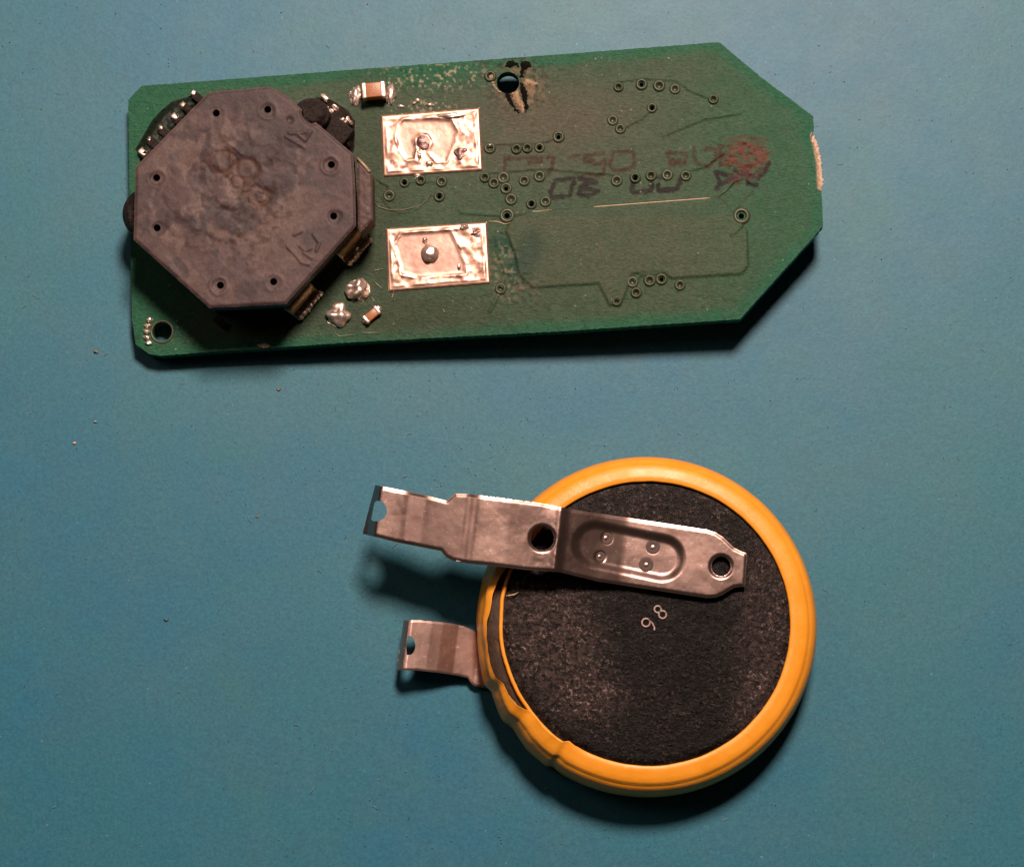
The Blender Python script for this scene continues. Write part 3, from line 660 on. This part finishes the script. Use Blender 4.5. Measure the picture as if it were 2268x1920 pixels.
# yellow shrink film, crumpled at the lower left
na = 420; ang = np.linspace(0, 2*math.pi, na, endpoint=False); deg = np.degrees(ang)
rin = np.interp(deg, [0, 148, 164, 174, 189, 198, 207, 214, 225, 234, 240, 360], [305, 305, 333, 339, 350, 345, 336, 321, 313, 311, 305, 305])/300
rin = rin+.004*(fbm(deg/4, deg*0, 411)-.5)+np.where((deg > 150) & (deg < 240), .022*(fbm(deg/5, deg*0, 413)-.5), 0)
prof = [(1.185, .0), (1.222, .05), (1.229, .22), (1.222, .32), (1.205, .385), (1.190, .415), (1.176, .432), (1.166, .440), (1.156, .446), (1.146, .466), (1.132, .476), (1.10, .484), (1.06, .490), (1.026, .494), (1.018, .488), (1.017, .466)]
cr = ss(150, 165, deg)*(1-ss(232, 246, deg))
V = []
for j, (r, z) in enumerate(prof):
    t = np.clip((1.19-r)/(1.19-1.017), 0, 1)
    r2 = 1.19-(1.19-rin)*t if r < 1.19 else r+0*rin
    k1 = np.interp(deg, [150, 189, 200, 203, 210, 213, 217, 225, 234, 236, 240], [0, 0, .035, -.02, .02, .03, -.025, .02, .03, -.03, 0])
    r2 = r2+cr*(k1*.5+.022*(fbm(deg/7, np.full(na, z*6), 415)-.5)*(1 if r > 1.1 else .4))
    z2 = z+cr*(.030*t+.030*(fbm(deg/6, np.full(na, r*5), 417)-.5)*t+.25*k1*t)-cr*.012*(t > .97)
    z2 = np.where((t > .97) & (cr > .2), z2+.02*cr, z2)
    r2 = r2+.003*(fbm(deg/9, np.full(na, j*.6), 419)-.5)
    V.append(np.stack([r2*np.cos(ang), r2*np.sin(ang), np.maximum(z2, .002)], -1))
V = np.concatenate(V); F = [(j*na+i, j*na+(i+1) % na, (j+1)*na+(i+1) % na, (j+1)*na+i) for j in range(len(prof)-1) for i in range(na)]
film = link('shrink_film', mesh('shrink_film', V, F, True), YEL, cell)
# inner torn edge of the film and the gasket seen in the gap
def arcband(name, a0, a1, pr, mat, parent, seed):
    n = 90; A = np.radians(np.linspace(a0, a1, n)); V = []
    for (r, z) in pr:
        r2 = r+.012*(fbm(np.degrees(A)/5, A*0, seed)-.5)+0*A
        V.append(np.stack([r2*np.cos(A), r2*np.sin(A), z+.01*(fbm(np.degrees(A)/7, A*0, seed+3)-.5)], -1))
    F = [(j*n+i, j*n+i+1, (j+1)*n+i+1, (j+1)*n+i) for j in range(len(pr)-1) for i in range(n-1)]
    return link(name, mesh(name, np.concatenate(V), F, True), mat, parent)
arcband('film_edge', 148, 240, [(1.068, .455), (1.066, .492), (1.055, .500), (1.042, .496), (1.040, .466)], YEL, film, 431)
arcband('gasket', 140, 246, [(1.16, .430), (1.12, .448), (1.05, .458)], GASKET, film, 441)
# digits 9 8
def digit(name, cx, cy, strokes, ang):
    V = []; F = []
    for st in strokes:
        pts = []
        for a, b in st:
            x = cx+a*math.cos(ang)-b*math.sin(ang); y = cy-(a*math.sin(ang)+b*math.cos(ang)); pts.append(pix(x, y, .476, CM))
        v, f = tube(name, pts, .0068, 6); k = len(V); V += v; F += [tuple(i+k for i in q) for q in f]
    link(name, mesh(name, V, F, True), INK, cell)
def ring(cx, cy, rx, ry, n=16): return [(cx+rx*math.cos(2*math.pi*i/n), cy+ry*math.sin(2*math.pi*i/n)) for i in range(n+1)]
digit('digit_mark', 1462, 1355, [ring(0, 8, 7.5, 7.5), ring(0, -8, 8.5, 8.5)], R(42))
digit('digit_mark', 1436, 1383, [ring(0, 7, 9, 9), [(9, 5), (8, -5), (4, -14), (-1, -18)]], R(50))
p = [pix(a, b, .50, CM) for a, b in [(1120,1319),(1130,1318),(1140,1316),(1148,1311)]]; v, f = tube('fibre', p, .005, 5, True); link('film_burr', mesh('film_burr', v, f, True), m_plain('pale_burr', (.5, .4, .22), .5), cell)

# ---- upper tab
UP = [(831,1074),(890,1086),(940,1096),(990,1109),(1008,1093),(1041,1094),(1197,1114),(1268,1128),(1420,1151),(1566,1173),(1585,1179),(1602,1190),(1626,1213),(1640,1220),(1653,1225),(1655,1232),(1650,1299),(1640,1299),(1626,1301),(1600,1317),(1585,1323),(1565,1324),(1440,1305),(1323,1287),(1242,1267),(1160,1261),(1081,1251),(1036,1247),(1002,1240),(988,1233),(976,1219),(955,1215),(874,1199),(803,1181)]
al = math.atan(.153); CAP = (1318, 1206, 1466, 1236, 50)
def qof(x, y): return x+(y-1190)*.12
def strap_z(x, y):
    q = qof(x, y)
    k = [800, 812, 823, 828, 834, 860, 888, 900, 915, 932, 944, 1028, 1036, 1047, 1058, 1120, 1200, 1229, 1240, 1252, 1330, 1385, 1410, 1700]
    v = [.52, .545, .610, .640, .652, .646, .646, .654, .670, .687, .692, .715, .726, .738, .740, .738, .706, .700, .694, .668, .584, .542, .536, .534]
    z = np.interp(q, k, v)
    z2 = np.interp(q-5, k, v); z3 = np.interp(q+5, k, v); z = np.where(q > 850, (z+z2+z3)/3, z)
    d = dseg(x, y, [(CAP[0], CAP[1]), (CAP[2], CAP[3])])
    z = z-.026*(1-ss(33, 55, d))
    z = z+.010*np.exp(-((q-1236)/9)**2)
    for cx, cy in [(1344,1192),(1446,1212),(1330,1233),(1431,1251)]:
        r = np.hypot(x-cx, y-cy); z = z-.006*np.exp(-((r-9)/3.5)**2)
    for cx, cy, rr_ in [(1201,1192,26),(1597,1254,22)]:
        r = np.hypot(x-cx, y-cy); z = z-.010*(1-ss(rr_, rr_+7, r))
    e = dseg(x, y, UP, True); z = z-.0065*(1-ss(0, 7.0, e))
    z = z+(fbm(x/30, y/30, 501)-.5)*.002*(1+3*blob(x, y, 1230, 1200, 60, 60))
    return z
dh = [(833,1109)]+[(833+24*math.cos(a), 1131+24*math.sin(a)) for a in np.radians(np.linspace(-75, 75, 12))]+[(826,1154),(822,1150),(829,1112)]
up = sheet('upper_tab', UP, [circ(1201, 1192, 26, 28, 27), circ(1597, 1254, 21, 24, 22), dh], 2.6, strap_z, .022, STRAP, cell, CM, rings=(1.5, 3.2, 5.2, 7.4))
up['label'] = 'long stepped tab welded across the black face'
STV = m_plain('weld_ring', (.085, .055, .05), .75, .2, 50, .5)
for cx, cy, s in [(1344,1192,.9),(1446,1212,1.05),(1330,1233,.75),(1431,1251,1.1)]:
    z0 = float(strap_z(np.array([cx*1.]), np.array([cy*1.]))[0])
    V, F = lathe([(.048*s, -.001), (.044*s, .0025), (.036*s, .0005), (.026*s, .002), (.018*s, -.003), (.010*s, -.0025)], 20)
    o = link('weld_mark', mesh('weld_mark', V, F, True), STV, up); o.location = Vector(pix(cx, cy, z0+.001, CM))
# ---- lower tab
LO = [(894,1373),(930,1373),(964,1376),(1000,1380),(1028,1386),(1050,1396),(1085,1412),(1130,1440),(1130,1524),(1074,1523),(1051,1519),(1043,1512),(1036,1501),(1016,1496),(970,1489),(924,1484),(878,1483)]
def low_z(x, y):
    q = x+(y-1430)*.13
    z = np.interp(q, [870, 886, 893, 898, 905, 925, 950, 975, 1010, 1060, 1200], [.12, .17, .245, .262, .268, .250, .225, .190, .125, .070, .040])
    e = dseg(x, y, LO, True); return z-.005*(1-ss(0, 4, e))+(fbm(x/35, y/35, 511)-.5)*.004
dh2 = [(905,1407)]+[(906+14*math.cos(a), 1429+21*math.sin(a)) for a in np.radians(np.linspace(-80, 80, 12))]+[(901,1450),(900,1430)]
lo = sheet('lower_tab', LO, [dh2], 3.0, low_z, .022, m_strap(.40, 1.45), cell, CM, rings=(1.5, 3.4, 5.6))  # same steel, colour brightened to make up for light the slope misses
lo['label'] = 'short curved tab reaching out from under the cell'

# ------------------------------------------------------------------ crumbs and dust on the mat
def crumb(px, py, r, mat, label, seed, cat='crumb'):
    p = pix(px, py, 0); r *= .5; me = blobmesh('crumb', (0, 0, 0), (r*1.5, r*.9, r*.5), seed, .55, 2, 1.6); o = link('crumb', me, mat); o.location = (p[0], p[1], r*.2)
    o['label'] = label; o['category'] = cat; o['group'] = 'loose crumbs on the blue mat'
crumb(165, 981, .020, PINK, 'pinkish crumb lying alone near the left edge of the blue mat', 2)
crumb(211, 934, .018, DUST, 'pale crumb up and right of the pinkish one', 3)
crumb(213, 779, .022, TAN, 'flat tan crumb on the mat left of the board corner hole', 5)
crumb(570, 1144, .015, TAN, 'tiny tan crumb on open mat between board and upper tab', 6)
crumb(368, 1372, .020, m_plain('dusty_blue', (.10, .16, .19), .8), 'small grey-blue sliver on the lower left of the mat', 9)
crumb(617, 862, .020, TAN, 'flat tan flake on the mat just below the block shadow', 10)
def dust(name, n, mat, seed, rmin, rmax, fib):
    rn = random.Random(seed); V = []; F = []
    for i in range(n):
        px, py = rn.uniform(-60, 2330), rn.uniform(-60, 1980)
        if rn.random() < .35: px = rn.gauss(850, 350); py = rn.gauss(1000, 420)
        if inpoly(np.array([px]), np.array([py]), OUT)[0] or math.hypot(px-1434, py-1378) < 400: continue
        p = pix(px, py, 0.0); a = rn.uniform(0, 6.28); r = rn.uniform(rmin, rmax)
        if rn.random() < fib:
            L = rn.uniform(.02, .06); c = rn.uniform(-1.6, 1.6); pts = []
            q = Vector((p[0], p[1], .004))
            for k in range(6): pts.append(q.copy()); a += c*.2; q += Vector((math.cos(a), math.sin(a), 0))*L/5
            v, f = tube('f', pts, r*.30, 4, True)
        else:
            v = []; k = 5
            for j in range(k):
                b = a+6.28*j/k; rr_ = r*rn.uniform(.5, 1.1); v.append((p[0]+rr_*math.cos(b), p[1]+rr_*math.sin(b)*.7, -.003))
            v.append((p[0], p[1], .003+r*.5)); f = [(j, (j+1) % k, k) for j in range(k)]
        b0 = len(V); V += [tuple(t) for t in v]; F += [tuple(i_+b0 for i_ in q_) for q_ in f]
    o = link(name, mesh(name, V, F), mat); o['kind'] = 'stuff'; o['category'] = 'dust'; return o
dust('pale_dust', 800, DUST, 1, .003, .0072, .10)['label'] = 'fine pale dust specks and short fibres scattered over the blue mat'
dust('dark_dust', 150, DUSTD, 2, .003, .0060, .08)['label'] = 'fine dark specks scattered over the blue mat'
